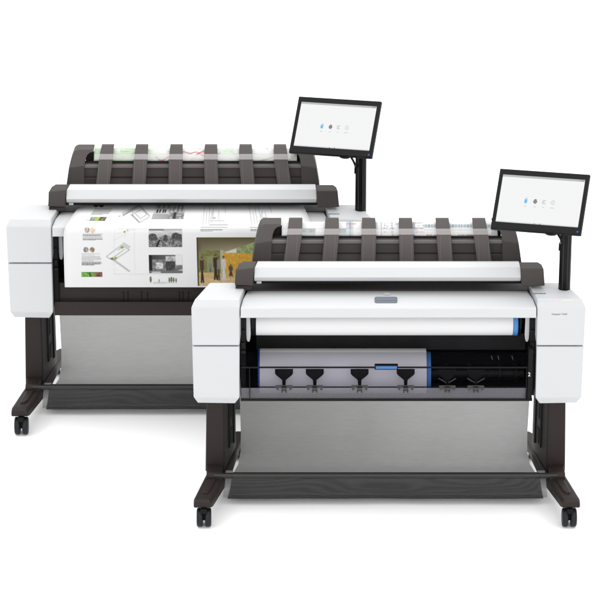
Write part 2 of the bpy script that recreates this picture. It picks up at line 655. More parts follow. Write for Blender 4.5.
    for ang in (-1.0, -.2):
        bm = nb()
        c_, s_ = math.cos(ang - math.pi / 2 + .55), math.sin(ang - math.pi / 2 + .55)
        cyl(bm, (base.x + c_ * .0205, Yp + s_ * .0205, base.z + .004), (base.x + c_ * .0205, Yp + s_ * .0205, ztop - .01), .0018, 8)
        link('groove', bm, M['grey_dark'], post)
    # bracket between post top and the back of the screen
    back = P(.62, .2, -.031)
    bm = nb()
    hull(bm, [Vector((base.x + i * .014, Yp + j * .012, ztop + k)) for i in (-1, 1) for j in (-1, 1) for k in (-.035, .012)] +
         [back + wu * (i * .03) + hu * (j * .022) for i in (-1, 1) for j in (-1, 1)])
    link('tilt_bracket', bm, M['black'], root, 0.003)
    # sensor pod + cable under the screen
    bm = nb()
    q = P(.66, .0, -.012)
    hull(bm, [q + wu * (.022 * math.cos(t)) + n * (.008 * d) + hu * (-.008 * abs(math.sin(t)) + .004) for t in [k * math.pi / 8 for k in range(9)] for d in (-1, 1)])
    link('sensor_pod', bm, M['black'], body, 0.001)
    bm = nb()
    pts = [P(.735, .02, -.016), P(.77, -.045, -.02), P(.785, -.09, -.03), Vector((base.x - .021, Yp - .004, at(px, 243, Yp).z)), Vector((base.x - .0215, Yp - .004, at(px, 250, Yp).z))]
    for p_, q_ in zip(pts, pts[1:]):
        cyl(bm, p_, q_, .0042, 12)
    link('cable', bm, M['black'], post)


M['screen'] = emissive('display_white', (0.84, 0.842, 0.845), 1.0)
M['s_bar'] = emissive('display_bar_grey', srgb(176, 178, 180), 1.0)
M['s_light'] = emissive('display_bar_pale', srgb(206, 208, 210), 1.0)
M['s_dark'] = emissive('display_icon_dark', srgb(104, 110, 118), 1.0)
M['s_mid'] = emissive('display_icon_grey', srgb(196, 202, 204), 1.0)
M['s_blue'] = emissive('display_icon_blue', srgb(92, 182, 226), 1.0)


def scanner(root):
    # feed tray
    xl, xr = at(237, 289, .21).x, at(531, 289, .21).x
    bm = nb()
    slab(bm, xl, xr, [yz(291, .208), yz(290, .206), yz(279.5, .33), (.33, yz(279.5, .33)[1] - .03), (.215, yz(291, .208)[1] - .004)])
    tray = link('feed_tray', bm, M['grey'], root, 0.0015)
    rnd = random.Random(3)
    for px in (303, 309, 324, 346, 354, 361, 375, 399, 414, 420, 428, 452, 462, 488, 265, 500):
        ww = rnd.choice((.5, .8, 1.2))
        py = rnd.choice((287.5, 288.3, 288.8))
        Y = .208 + (291 - py) / 10.6 * .115
        p0, p1 = at(px - ww, py, Y), at(px + ww, py, Y)
        bm = nb()
        hull(bm, [p0 + Vector((0, 0, .0006)), p1 + Vector((0, 0, .0006)), p0 + Vector((0, .006, .0016)), p1 + Vector((0, .006, .0016)), p0 + Vector((0, .003, -.002))])
        link('size_mark', bm, M['grey_light'], tray, smooth=False)
    # white lid bar
    bm = nb()
    prof = [yz(281.3, .195), yz(280.6, .178), yz(277.5, .170), yz(267.3, .186), yz(262.2, .215), (.235, yz(262.2, .215)[1] - .004), (.29, yz(262.2, .215)[1] - .045), (.29, yz(281, .195)[1])]
    lx = [254.2, 254.2, 254.2, 254.6, 257.3, 257.5, 257.5, 254.5]
    A = [bm.verts.new((at(px, 275, .18).x, y, z)) for px, (y, z) in zip(lx, prof)]
    B = [bm.verts.new((at(520.8 - (px - 254.2) * .45, 275, .18).x, y, z)) for px, (y, z) in zip(lx, prof)]
    for i in range(8):
        j = (i + 1) % 8
        bm.faces.new((A[i], A[j], B[j], B[i]))
    bm.faces.new(A)
    bm.faces.new(B[::-1])
    bar = link('scanner_lid', bm, M['white_gloss'], root, 0.0016, seg=3)
    bm = nb()
    slab(bm, at(253.5, 283, .2).x, at(521.5, 283, .2).x, [(.192, yz(281.3, .195)[1] - .001), (.192, yz(283.2, .195)[1]), (.31, yz(283.2, .195)[1]), (.31, yz(281.3, .195)[1] - .001)])
    link('lid_shadow_strip', bm, M['black'], bar)  # black slab standing in for the shadow under the lid
    bm = nb()
    p = at(259, 281.6, .192)
    hull(bm, [p + Vector((i, j, k)) for i in (-.009, .009) for j in (-.004, .01) for k in (-.007, .002)])
    link('lid_catch', bm, M['white'], bar, 0.002)
    # end caps
    bm = nb()
    y0 = .165
    hull(bm, [at(234.6, 285.5, y0), at(235.6, 270, y0), at(252.6, 286.2, y0), at(253.6, 268, y0), at(238.8, 264, .19), at(242.6, 261.3, .215), at(257, 261.3, .215),
              Vector((at(242, 270, y0).x, .29, at(240, 261.3, .215).z - .045)), Vector((at(257, 270, y0).x, .29, at(240, 261.3, .215).z - .045)),
              Vector((at(238, 270, y0).x, .29, at(240, 285, y0).z)), Vector((at(256, 270, y0).x, .29, at(240, 285, y0).z))])
    cap = link('end_cap', bm, M['grey'], root, 0.004, seg=3)
    bm = nb()
    p, q = at(235.5, 288.2, .17), at(252, 288.2, .17)
    box(bm, (p.x, .172, p.z - .008), (q.x, .30, p.z + .008))
    link('hinge_foot', bm, M['grey_dark'], cap, 0.002)
    bm = nb()
    hull(bm, [at(521.6, 287, y0), at(521.0, 268.7, y0), at(545, 286.2, y0), at(543.8, 269, y0), at(518.9, 262.0, .215), at(538, 262, .215), at(541.8, 264.5, .195),
              Vector((at(522, 270, y0).x, .29, at(540, 262, .215).z - .045)), Vector((at(538, 270, y0).x, .29, at(540, 262, .215).z - .045)),
              Vector((at(522, 270, y0).x, .29, at(540, 285, y0).z)), Vector((at(541, 270, y0).x, .29, at(540, 285, y0).z))])
    link('end_cap', bm, M['grey'], root, 0.004, seg=3)
    # rear body: lower panel, slot rail
    bm = nb()
    xl, xr = at(266, 255, .34).x, -at(266, 255, .34).x
    slab(bm, xl, xr, [yz(266, .335), yz(253.5, .345), yz(252.8, .338), yz(244, .338), yz(240, .345), (.345, yz(238, .345)[1]), (.47, yz(238, .345)[1] - .05), (.47, yz(266, .335)[1])])
    rb = link('rear_body', bm, M['grey'], root, 0.0015)
    bm = nb()
    slab(bm, xl, xr, [yz(243.6, .332), yz(240.6, .332), (.35, yz(240.6, .332)[1]), (.35, yz(243.6, .332)[1])])
    link('rail', bm, M['grey_light'], rb, 0.0012)
    bm = nb()
    slab(bm, xl, xr, [yz(240.4, .348), yz(236.6, .348), (.358, yz(236.6, .348)[1]), (.358, yz(240.4, .348)[1])])
    link('paper_slot', bm, M['black'], rb, 0.001)
    # side brackets
    for s in (-1, 1):
        f = (lambda p: p) if s < 0 else mirror
        bm = nb()
        y0 = .318
        out = [(252, 263), (255.2, 243.5), (257.4, 234), (259.8, 227), (261.6, 225), (264.5, 224), (281.2, 224), (281.2, 226.4), (277.5, 227.2), (274.6, 230), (273, 234), (271.8, 241), (271.2, 263)]
        # lower wing stands forward, upper wing leans back
        lean = lambda py: y0 + (max(0, 243.5 - py) / 19.5) * .05
        A, B = [], []
        for px, py in out:
            p = at(px, py, lean(py))
            A.append(bm.verts.new(f(p)))
            B.append(bm.verts.new(f(p + Vector((0, .075, -.004)))))
        m_ = len(out)
        for i in range(m_):
            j = (i + 1) % m_
            bm.faces.new((A[i], A[j], B[j], B[i]))
        # front and back as strips so the fold at 243.5 stays crisp
        for V in (A, B):
            bm.faces.new((V[0], V[1], V[11], V[12]))
            bm.faces.new((V[1], V[2], V[10], V[11]))
            bm.faces.new((V[2], V[3], V[9], V[10]))
            bm.faces.new((V[3], V[4], V[5], V[8], V[9]))
            bm.faces.new((V[5], V[6], V[7], V[8]))
        br = link('side_bracket', bm, M['grey'], root, 0.002)
        bm = nb()
        p, q = at(269, 262, .325), at(286, 254, .325)
        hull(bm, [f(Vector((x, y, z))) for x in (p.x, q.x) for y in (.322, .36) for z in (p.z, q.z)])
        link('guide_block', bm, M['grey_dark'], br, 0.002)
        bm = nb()
        p, q = at(272, 238.5, .40), at(284, 227, .40)
        hull(bm, [f(Vector((x, y, z))) for x in (p.x, q.x) for y in (.405, .42) for z in (p.z, q.z)])
        link('bracket_web', bm, M['grey_dark'], br, 0.001)
    # guide arms
    arms = []
    zs = [yz(263, .312), yz(234.3, .318), yz(228.8, .345), yz(219.9, .395), yz(218.6, .415), (.43, yz(219.9, .395)[1] - .004),
          (.425, yz(219.9, .395)[1] - .022), (.40, yz(224, .385)[1] - .012), (.357, yz(231, .345)[1] - .010), (.338, yz(235, .33)[1] - .010), (.334, yz(263, .312)[1])]
    for c in (295.8, 332.2, 368.9, 405.6, 442.4, 479.0):
        bm = nb()
        A, B = [], []
        for i, (y, z) in enumerate(zs):
            top = (z - zs[0][1]) / (zs[4][1] - zs[0][1])
            cx = X(c, 220, .39) * (1.056 - .056 * max(0, min(1, top)))
            wd = (.0245 if 2 <= i <= 7 else .0262) if i not in (3, 4, 5, 6) else .0240
            A.append(bm.verts.new((cx - wd, y, z)))
            B.append(bm.verts.new((cx + wd, y, z)))
        m_ = len(zs)
        for i in range(m_):
            j = (i + 1) % m_
            fc = bm.faces.new((A[i], A[j], B[j], B[i]))
            fc.material_index = 1 if 2 <= i <= 7 else 0
        bm.faces.new(A)
        bm.faces.new(B[::-1])
        arm = link('guide_arm', bm, None, root, 0.0018, mats=[M['arm'], M['grey']])
        for k in (-.0185, .0165):
            bm = nb()
            cxa, cxb = X(c, 220, .39) * 1.054, X(c, 220, .39) * 1.036
            hull(bm, [Vector((cxa + k + e, zs[0][0] + d, zs[0][1])) for e in (0, .002) for d in (-.001, .004)] +
                 [Vector((cxb + k + e, zs[1][0] + d, zs[1][1] - .004)) for e in (0, .002) for d in (-.001, .004)])
            link('arm_rib', bm, M['grey_light'], arm, smooth=False)
    # clear hold-down strip over the sheet
    bm = nb()
    e0, e1 = yz(234.4, .3145), yz(228.6, .3415)
    slab(bm, at(283, 231, .34).x, -at(283, 231, .34).x, [e0, e1, (e1[0] + .001, e1[1] - .002), (e0[0] + .001, e0[1] - .002)])
    link('clear_strip', bm, M['clear'], root, smooth=False)


M['arm'] = plain('guide_arm_plastic', (0.088, 0.077, 0.073), 0.5, 0.28, 0.3, 900, tone=0.04)


def top_sheet(name, label, loc, pxl, pxr, colour, nx=150):
    prof = [yz(239, .362), yz(236, .366), yz(232, .374), yz(228, .386), yz(225, .400), yz(223.2, .414), yz(222.3, .430), (.452, yz(222.3, .43)[1] - .006),
            (.47, yz(222.3, .43)[1] - .03), (.485, yz(222.3, .43)[1] - .08), (.492, yz(222.3, .43)[1] - .16)]
    P = []
    for i in range(len(prof) - 1):
        for k in range(4):
            t = k / 4
            P.append((prof[i][0] * (1 - t) + prof[i + 1][0] * t, prof[i][1] * (1 - t) + prof[i + 1][1] * t))
    P.append(prof[-1])
    x0, x1 = at(pxl, 230, .38).x, at(pxr, 230, .38).x
    bm = nb()
    rows = []
    lay = bm.loops.layers.float_color.new('print')
    L = [0]
    for a, b in zip(P, P[1:]):
        L.append(L[-1] + math.hypot(b[0] - a[0], b[1] - a[1]))
    for (y, z) in P:
        rows.append([bm.verts.new((x0 + (x1 - x0) * k / nx, y, z)) for k in range(nx + 1)])
    for i in range(len(P) - 1):
        for k in range(nx):
            fc = bm.faces.new((rows[i][k], rows[i][k + 1], rows[i + 1][k + 1], rows[i + 1][k]))
            for lp, (ii, kk) in zip(fc.loops, ((i, k), (i, k + 1), (i + 1, k + 1), (i + 1, k))):
                c = colour(kk / nx, L[ii])
                lp[lay] = (*srgb(*c), 1)
    o = link(name, bm, M['sheet'], None, angle=80)
    o.location = loc
    tag(o, label, 'printed sheet', 'sheets fed into the scanners')
    return o


def noise2(x, y, s=0):
    n = lambda i, j: math.modf(abs(math.sin(i * 127.1 + j * 311.7 + s * 74.7) * 43758.5453))[0]
    xi, yi = math.floor(x), math.floor(y)
    fx, fy = x - xi, y - yi
    fx, fy = fx * fx * (3 - 2 * fx), fy * fy * (3 - 2 * fy)
    return (n(xi, yi) * (1 - fx) + n(xi + 1, yi) * fx) * (1 - fy) + (n(xi, yi + 1) * (1 - fx) + n(xi + 1, yi + 1) * fx) * fy


def mixc(a, b, t):
    t = max(0, min(1, t))
    return tuple(a[i] * (1 - t) + b[i] * t for i in range(3))


def map_colour(u, l):
    """road map: pale land, green patches, thin roads, one red trunk road"""
    x, y = u * 26, l * 30
    c = (236, 238, 234)
    g = noise2(x * .35 + 3, y * .5 + 1, 1) + (0.55 if u < .26 else -.05) * (1 - u)
    c = mixc(c, (198, 219, 190), (g - .45) * 3)
    for s, col in ((5, (160, 168, 174)), (9, (176, 178, 190))):
        q = abs(noise2(x * .7, y * .9, s) - .5)
        if q < .02:
            c = mixc(col, c, q / .02)
    if .30 < u < .56:
        yr = .035 + .010 * math.sin(u * 31) + (u - .42) * .10 + .006 * math.sin(u * 90)
        d = abs(l - yr)
        c = mixc((184, 60, 78), c, d / .0038)
    if .5 < u < .6:
        c = mixc((214, 90, 100), c, abs(l - (.035 + (u - .5) * .5)) / .006)
    if .7 < u < .95:
        c = mixc((150, 150, 150), c, abs(l - (.03 + .02 * math.sin(u * 14))) / .004)
    return c


def drawing_colour(u, l):
    """building elevations and small print"""
    c = (238, 238, 238)
    x = u * 216
    if u < .30:                                     # two small perspective views
        k = (x % 36)
        if 14 < k < 34 and .012 < l < .040:
            c = mixc((200, 206, 196), (116, 142, 152), (l - .012) / .03)
            if .024 < l < .034:
                c = mixc((150, 178, 194), (92, 116, 84), noise2(x * .6, l * 200, 3))
            if l < .018:
                c = (196, 204, 204)
    elif u < .46:                                   # tall elevation
        k = (x % 24)
        c = (196, 210, 214)
        if k < 7:
            c = (240, 238, 236)
        elif int(k) % 5 == 0:
            c = (150, 168, 176)
        if 8 < k < 12 and l < .02:
            c = (128, 146, 152)
        if 60 < x < 74 and .062 < l < .068:
            c = (214, 120, 150)
    elif u < .66:                                   # line drawing
        if noise2(x * .9, l * 220, 5) > .72:
            c = (178, 186, 194)
        if abs((l * 60) % 1 - .5) < .07 and noise2(x * .3, 4, 8) > .4:
            c = (190, 160, 164)
        if int(x) % 11 == 0:
            c = (160, 170, 178)
    else:                                           # rows of small drawings and captions
        if .045 < l < .062:
            c = (190, 202, 206) if int(x * 1.0) % 3 else (150, 160, 166)
        if .030 < l < .034:
            c = (196, 200, 204) if noise2(x, 1, 2) > .3 else c
        if .012 < l < .016 and noise2(x * .15, 2, 6) > .5:
            c = (120, 122, 126) if noise2(x * 1.3, 1, 7) > .4 else c
    return c


def front_cover(root):
    bm = nb()
    A, B = [], []
    prof = [(318.0, .055), (317.4, .0505), (309.2, .0500), (307.6, .0525), (299.5, .115), (291.2, .208)]
    left = [240.6, 240.6, 240.6, 240.8, 243, 247.5]
    zlow = yz(318, .055)[1]
    verts = []
    for (py, Y), px in zip(prof, left):
        p = at(px, py, Y)
        q = at(386.5, py, Y)
        verts.append((p.x, Y, q.z))
    verts += [(verts[-1][0], .235, verts[-1][2] - .002), (verts[-1][0], .235, verts[-1][2] - .035), (verts[0][0], .10, zlow + .010), (verts[0][0], .085, zlow)]
    A = [bm.verts.new(v) for v in verts]
    B = [bm.verts.new((-v[0], v[1], v[2])) for v in verts]
    n = len(verts)
    for i in range(n):
        j = (i + 1) % n
        bm.faces.new((A[i], A[j], B[j], B[i]))
    bm.faces.new(A)
    bm.faces.new(B[::-1])
    return link('front_cover', bm, M['white_gloss'], root, 0.0014, seg=3)


def chassis(root):
    """black inner frame behind the covers"""
    zt, zb = at(386, 293, .24).z, at(386, 400, .06).z
    xl = at(240.2, 340, .1).x
    bm = nb()
    box(bm, (xl, .37, zb), (-xl, .40, zt))                        # back wall
    slab(bm, xl, -xl, [(.12, zb - .004), (.12, zb + .004), (.37, zb + .004), (.37, zb - .004)])   # floor
    box(bm, (xl, .24, zt - .05), (-xl, .37, zt - .003))
    ch = link('chassis', bm, M['black'], root, 0.001)
    for s in (-1, 1):
        bm = nb()
        f = (lambda p: p) if s < 0 else mirror
        x1 = at(245.6, 340, .1).x
        hull(bm, [f(Vector((x, y, z))) for x in (xl, x1) for y in (.085, .369) for z in (zb + .006, at(386, 318.6, .085).z)])
        link('inner_plate', bm, M['black'], ch, 0.002)
        # latch details on the inner plate
        for py, h_, w_ in ((345, 5, 3.5), (352, 3, 5), (331, 2, 3)):
            bm = nb()
            p = at(243.2, py, .08)
            hull(bm, [f(p + Vector((i * w_ / 560, j, k * h_ / 520))) for i in (-1, 1) for j in (-.002, .01) for k in (-1, 1)])
            link('latch', bm, M['black_gloss'], ch, 0.001)
        # white lever
        bm = nb()
        a = at(248.2, 330, .12)
        w_ = .0076
        out = [(-w_, at(248, 312, .12).z), (w_, at(248, 312, .12).z), (w_ + .001, at(248, 334, .12).z), (w_ * .9, at(248, 338.5, .12).z), (w_ * .5, at(248, 341, .12).z), (-w_ * .4, at(248, 341, .12).z), (-w_ * .85, at(248, 338.5, .12).z), (-w_, at(248, 333, .12).z)]
        plate(bm, [((a.x + x) * (1 if s < 0 else -1), z) for x, z in out], .112, .128)
        link('lever', bm, M['white'], ch, 0.002)
    return ch


def base_printer(name, label, loc):
    root = thing(name, label, 'printer', loc, 'wide format printers')
    for s in (-1, 1):
        side_housing(root, s)
        stand(root, s)
    cover = front_cover(root)
    ch = chassis(root)
    scanner(root)
    monitor(root)
    catch_bin(root)
    # markings on the right housing
    h = [o for o in root.children if o.name.startswith('side_housing')][1]
    for i, (m, a, b) in enumerate((('cyan', 537.2, 548.2), ('magenta', 549.6, 561), ('yellow', 562.4, 573.2))):
        bm = nb()
        t = .0006
        pts = []
        for px in (a, b):
            p0, p1 = at(px, 300.9, .0625), at(px, 299.8, .0650)
            pts += [p0 + Vector((0, -t, t)), p1 + Vector((0, -t, t)), p0 + Vector((0, .004, -.002)), p1 + Vector((0, .003, -.002))]
        hull(bm, pts)
        link('ink_colour_mark', bm, M[m], h, smooth=False)
    p = at(559.4, 314.2, .05)
    text_mesh('lettering', 'DesignJet T2600', .0082, M['print_grey'], h, Matrix.Translation((p.x, .0497, p.z)) @ UPRIGHT)
    bm = nb()
    px = 531.5
    for wd in (1.2, .8, 3.0, 1.4, 2.2, 1.0, 1.8):
        a, b = at(px, 293.9, .118), at(px + wd, 293.3, .124)
        zz = at(px, 293.6, .12).z + .0012
        bm.faces.new([bm.verts.new(v) for v in ((a.x, .116, zz - .0008), (b.x, .116, zz - .0008), (b.x, .123, zz), (a.x, .123, zz))])
        px += wd + .45
    link('small_print', bm, M['print_grey'], h, smooth=False)
    return root, cover, ch


def round_rect(cx, cz, w, h, r, n=6):
    pts = []
    for sx, sz, a0 in ((1, 1, 0), (-1, 1, 90), (-1, -1, 180), (1, -1, 270)):
        for k in range(n + 1):
            t = math.radians(a0 + 90 * k / n)
            pts.append((cx + sx * (w / 2 - r) + r * math.cos(t), cz + sz * (h / 2 - r) + r * math.sin(t)))
    return pts


# ================================================================== FRONT PRINTER
LOC_F = (X_FRONT, Y_FRONT, 0)
LOC_R = (X_REAR, Y_REAR, 0)
front, cover, ch = base_printer('large_format_printer', 'white wide format printer in front, with a lower paper drawer behind a smoked window', LOC_F)

# (badge and marks on the cover)
def on_cover(px, py):
    """point on the cover's sloping top"""
    t = (307.6 - py) / 8.1
    Y = .0525 + t * .0625
    return at(px, py, Y)

a, b, c = on_cover(386, 303.2), on_cover(386, 297.4), None
dirv = (b - a).normalized()
nrm = Vector((1, 0, 0)).cross(dirv).normalized()
if nrm.z < 0:
    nrm = -nrm
mid = (a + b) / 2
hw, hh = (397.6 - 375.2) / 2 / 279, (b - a).length / 2


def on_plane(bm, outline, d0, d1):
    A = [bm.verts.new(mid + Vector((1, 0, 0)) * x + dirv * y + nrm * d0) for x, y in outline]
    B = [bm.verts.new(mid + Vector((1, 0, 0)) * x + dirv * y + nrm * d1) for x, y in outline]
    for i in range(len(A)):
        j = (i + 1) % len(A)
        bm.faces.new((A[i], A[j], B[j], B[i]))
    bm.faces.new(A)
    bm.faces.new(B[::-1])


bm = nb()
on_plane(bm, round_rect(0, 0, 2 * hw, 2 * hh, min(.008, hh * .45)), -.002, .003)
bd = link('badge', bm, M['badge'], cover, 0.0008)
bm = nb()
on_plane(bm, round_rect(0, hh * .12, 2 * hw * .88, hh * .95, .004), .0032, .0042)
link('badge_window', bm, M['badge_blue'], bd, 0.0003)
bm = nb()
p = on_cover(386.5, 294.3)
for dx, w_ in ((-.008, .003), (-.002, .006), (.006, .0035)):
    hull(bm, [p + Vector((dx + i * w_, j * .006, j * .0012 + k)) for i in (0, 1) for j in (0, 1) for k in (.0003, .0012)])
link('status_mark', bm, M['led'], cover, smooth=False)

# upper holder, guide between the two rolls
bm = nb()
slab(bm, at(256, 340, .2).x, at(527, 340, .2).x, [yz(333.5, .26), yz(350.0, .27), (.30, yz(350, .27)[1]), (.30, yz(333.5, .26)[1])])
link('paper_guide', bm, M['guide'], ch, 0.0015)
for pa, pb in ((250.8, 255.4), (518.8, 521.0)):
    bm = nb()
    a, b = at(pa, 325, .15), at(pb, 325, .15)
    hull(bm, [Vector((x, y, z)) for x in (a.x, b.x) for y, z in ((.105, at(300, 312, .1).z), (.112, at(300, 330, .1).z), (.14, at(300, 340, .1).z), (.24, at(300, 340, .1).z), (.24, at(300, 312, .1).z))])
    link('roll_holder', bm, M['black'], ch, 0.002)

# upper paper roll (a thing of its own in the printer)
ry, rr = .165, .052
rz = at(386, 335.2, ry).z + rr / CT * 1.0
roll = nb()
x0, x1 = at(255.9, 326, .12).x, at(513.2, 326, .12).x
cyl(roll, (x0, ry, rz), (x1, ry, rz), rr, 64)
r1 = link('paper_roll', roll, M['paper_roll'], None, 0.001, angle=50)
r1.location = LOC_F
tag(r1, 'white paper roll with bright blue end hub under the white front cover', 'paper roll', 'rolls loaded in the front printer')
bm = nb()
cyl(bm, (x1 + .0005, ry, rz), (at(518.4, 326, .12).x, ry, rz), rr + .001, 64)
link('hub', bm, M['blue'], r1, 0.003, angle=50)
bm = nb()
cyl(bm, (at(249.5, 326, .12).x, ry, rz), (at(524, 326, .12).x, ry, rz), .014, 24)
link('spindle', bm, M['black'], r1, 0.001, angle=50)

# lower paper roll
r2 = .0915
y2 = .196
# top silhouette at 348.4
z2 = at(340, 348.4, y2).z - r2 / CT
x0, x1 = at(259.5, 372, .1).x, at(427, 372, .1).x
bm = nb()
cyl(bm, (x0, y2, z2), (x1, y2, z2), r2, 80)
q2 = link('paper_roll', bm, M['paper_roll'], None, 0.001, angle=50)
q2.location = LOC_F
tag(q2, 'shorter thick paper roll lying in the lower drawer behind the smoked window', 'paper roll', 'rolls loaded in the front printer')
bm = nb()
cyl(bm, (x1 + .0006, y2, z2), (at(431.6, 372, .1).x, y2, z2), r2 - .012, 80)
link('hub', bm, M['blue'], q2, 0.002, angle=50)
bm = nb()
cyl(bm, (x0 - .0055, y2, z2), (x0 - .0006, y2, z2), r2 + .0012, 80)
for k in range(36):
    t = 2 * math.pi * k / 36
    cyl(bm, (x0 - .0075, y2 + (r2 - .003) * math.cos(t), z2 + (r2 - .003) * math.sin(t)), (x0 - .0055, y2 + (r2 - .003) * math.cos(t), z2 + (r2 - .003) * math.sin(t)), .004, 8)
link('toothed_hub', bm, M['blue_deep'], q2, 0.0008, angle=50)
bm = nb()
cyl(bm, (at(432, 372, .1).x, y2, z2), (at(526, 372, .1).x, y2, z2), .022, 28)
for px in (446, 470, 500, 516):
    cyl(bm, (at(px, 372, .1).x, y2, z2), (at(px + 3, 372, .1).x, y2, z2), .034, 28)
link('spindle', bm, M['black_gloss'], q2, 0.001, angle=50)

# drawer: smoked window, rails, pinch arms
xa, xb = at(241, 380, .06).x, at(527, 380, .06).x
bm = nb()
w0, w1, w2, w3 = yz(352.6, .082), yz(367, .060), yz(388, .058), yz(399.0, .070)
T = .0025
slab(bm, xa, xb, [w0, w1, w2, (w2[0] + T, w2[1] + .0005), (w1[0] + T, w1[1]), (w0[0] + T, w0[1])])
dw = link('drawer_window', bm, M['smoke'], front, smooth=False)
bm = nb()
slab(bm, xa, xb, [(w2[0], w2[1] - .0004), w3, (w3[0] + T, w3[1]), (w2[0] + T, w2[1] - .0004)])
link('window_lip', bm, M['smoke_lip_sheen'], dw, smooth=False)
bm = nb()
slab(bm, xa, xb, [yz(368.4, .0575), yz(367.0, .0565), (.062, yz(367.0, .0565)[1]), (.062, yz(368.4, .0575)[1])])
rail = link('rail', bm, M['black_gloss'], dw, 0.0008)
bm = nb()
cyl(bm, (at(257, 387, .064).x, .0635, at(300, 387, .064).z), (at(526, 387, .064).x, .0635, at(300, 387, .064).z), .0021, 12)
link('pinch_rod', bm, M['black_gloss'], dw)
bm = nb()
slab(bm, at(240.6, 380, .06).x, at(533, 380, .06).x, [yz(401.2, .066), yz(399.3, .064), (.125, yz(399.3, .064)[1]), (.125, yz(401.2, .066)[1])])
link('sill', bm, M['black_gloss'], dw, 0.0008)
for px in (249.6, 526.4):
    bm = nb()
    a = at(px, 380, .058)
    box(bm, (a.x - .0012, .0555, at(px, 399, .06).z), (a.x + .0012, .062, at(px, 368, .06).z))
    link('mullion', bm, M['black_gloss'], dw)
bm = nb()
a, b = at(374.6, 369.6, .052), at(398.0, 365.0, .052)
box(bm, (a.x, .0495, a.z), (b.x, .066, b.z))
hd = link('handle', bm, M['black_gloss'], dw, 0.0015)
bm = nb()
a, b = at(375.8, 368.6, .052), at(396.9, 365.9, .052)
box(bm, (a.x, .0480, a.z), (b.x, .0505, b.z))
link('handle_inlay', bm, M['blue_handle'], hd, 0.0008)

for c in (284, 314.8, 359.6, 405.7, 447.3, 475.8):
    k = lambda px, py: at(c + px, py, .078)
    bm = nb()
    out = [(-9, 369.5), (9, 369.5), (9, 373.2), (7.6, 375), (1.9, 379.6), (1.5, 386), (-1.5, 386), (-1.9, 379.6), (-7.6, 375), (-9, 373.2)]
    plate(bm, [(k(px, py).x, k(px, py).z) for px, py in out], .074, .084)
    pa = link('pinch_arm', bm, M['black'], dw, 0.0008)
    bm = nb()
    k2 = lambda px, py: at(c + px, py, .050)
    for out in ([(-8.3, 385.5), (8.3, 385.5), (8.3, 387.4), (-8.3, 387.4)], [(-8, 387.2), (-5.2, 387.2), (-5.6, 390), (-7.4, 390)], [(5.2, 387.2), (8, 387.2), (7.4, 390), (5.6, 390)],
                [(-2.8, 386), (2.8, 386), (2.2, 391), (-2.2, 391)], [(-2.6, 389.8), (-1.0, 389.8), (-1.4, 392.8), (-2.7, 392.8)], [(1.0, 389.8), (2.6, 389.8), (2.7, 392.8), (1.4, 392.8)]):
        t = bmesh.new()
        hull(bm, [Vector((k2(px, py).x, y, k2(px, py).z)) for px, py in out for y in (.0480, .0535)])
        t.free()
    link('pinch_wheel', bm, M['pinch'], pa, 0.0006)
    for s in (-1, 1) if c > 440 else ():
        bm = nb()
        hull(bm, [Vector((k(s * px, py).x, y, k(s * px, py).z)) for px, py in ((1.2, 382.4), (8.6, 378), (8.4, 377.2), (1.2, 381.4)) for y in (.070, .075)])
        link('spring', bm, M['spring'], pa, smooth=False)

# small pale clips deep in the empty end of the drawer
for px in (491, 497.5, 511.5):
    bm = nb()
    a = at(px, 358, .12)
    hull(bm, [a + Vector((dx, dy, dz)) for dx, dz in ((0, .007), (.003, .007), (.004, -.007), (.0065, -.006)) for dy in (0, .004)])
    link('clip', bm, M['print_grey'], ch, smooth=False)
bm = nb()
a, b = at(527.2, 399, .056), at(533.2, 349, .056)
box(bm, (a.x, .0545, a.z), (b.x, .085, b.z))
np_ = link('end_plate', bm, M['black'], ch, 0.001)
p = at(528.6 + .6, 374.6, .054)
text_mesh('number', '2', .0205, M['print_white'], np_, Matrix.Translation((p.x, .0538, p.z)) @ UPRIGHT)

# ================================================================== REAR PRINTER
rear, cover_r, ch_r = base_printer('large_format_printer', 'white wide format printer behind, a printed poster hanging over its front', LOC_R)
for part in rear.children:
    if part.name.split('.')[0] in ('touchscreen', 'post', 'tilt_bracket'):
        part.location.x += .011
bm = nb()
slab(bm, at(240.5, 380, .06).x, at(532.5, 380, .06).x, [yz(366, .105), yz(385.5, .098), yz(386.2, .078), yz(401.0, .072), (.12, yz(401, .072)[1]), (.16, yz(366, .105)[1])])
fp = link('front_panel', bm, M['panel'] if 'panel' in M else M['leg'], rear, 0.002)
for px in (122, 126.5, 140, 146, 178, 181.5, 187):
    fx, fy = to_front(px, 295)
    p0, p1 = at(fx, 375.5, .102), at(fx + .5, 385, .0985)
    bm = nb()
    hull(bm, [Vector((x, y, z)) for x in (p0.x, p1.x) for y in (.096, .106) for z in (p0.z, p1.z)])
    link('panel_seam', bm, M['black'], fp, smooth=False)

# poster ----------------------------------------------------------------
PPROF = [(281.5, .262, 117.5), (284.0, .238, 118.8), (287.5, .205, 121), (292.5, .150, 124), (298.5, .100, 127.5), (303.8, .055, 130.2), (308, .032, 131.6), (312, .024, 132.6),
         (317, .021, 133.4), (330, .020, 133.6), (350, .0225, 133.6), (362, .026, 133.6), (371.4, .032, 133.5)]


def smooth_prof(t):
    """Catmull-Rom through the profile, t in 0..len-1"""
    n = len(PPROF)
    i = max(0, min(n - 2, int(t)))
    f = t - i
    P = [PPROF[max(0, min(n - 1, i + k))] for k in (-1, 0, 1, 2)]
    out = []
    for c in range(3):
        p0, p1, p2, p3 = (q[c] for q in P)
        out.append(.5 * (2 * p1 + (p2 - p0) * f + (2 * p0 - 5 * p1 + 4 * p2 - p3) * f * f + (3 * p1 - p0 - 3 * p2 + p3) * f ** 3))
    return out


FINE = [smooth_prof(k / 12) for k in range((len(PPROF) - 1) * 12 + 1)]


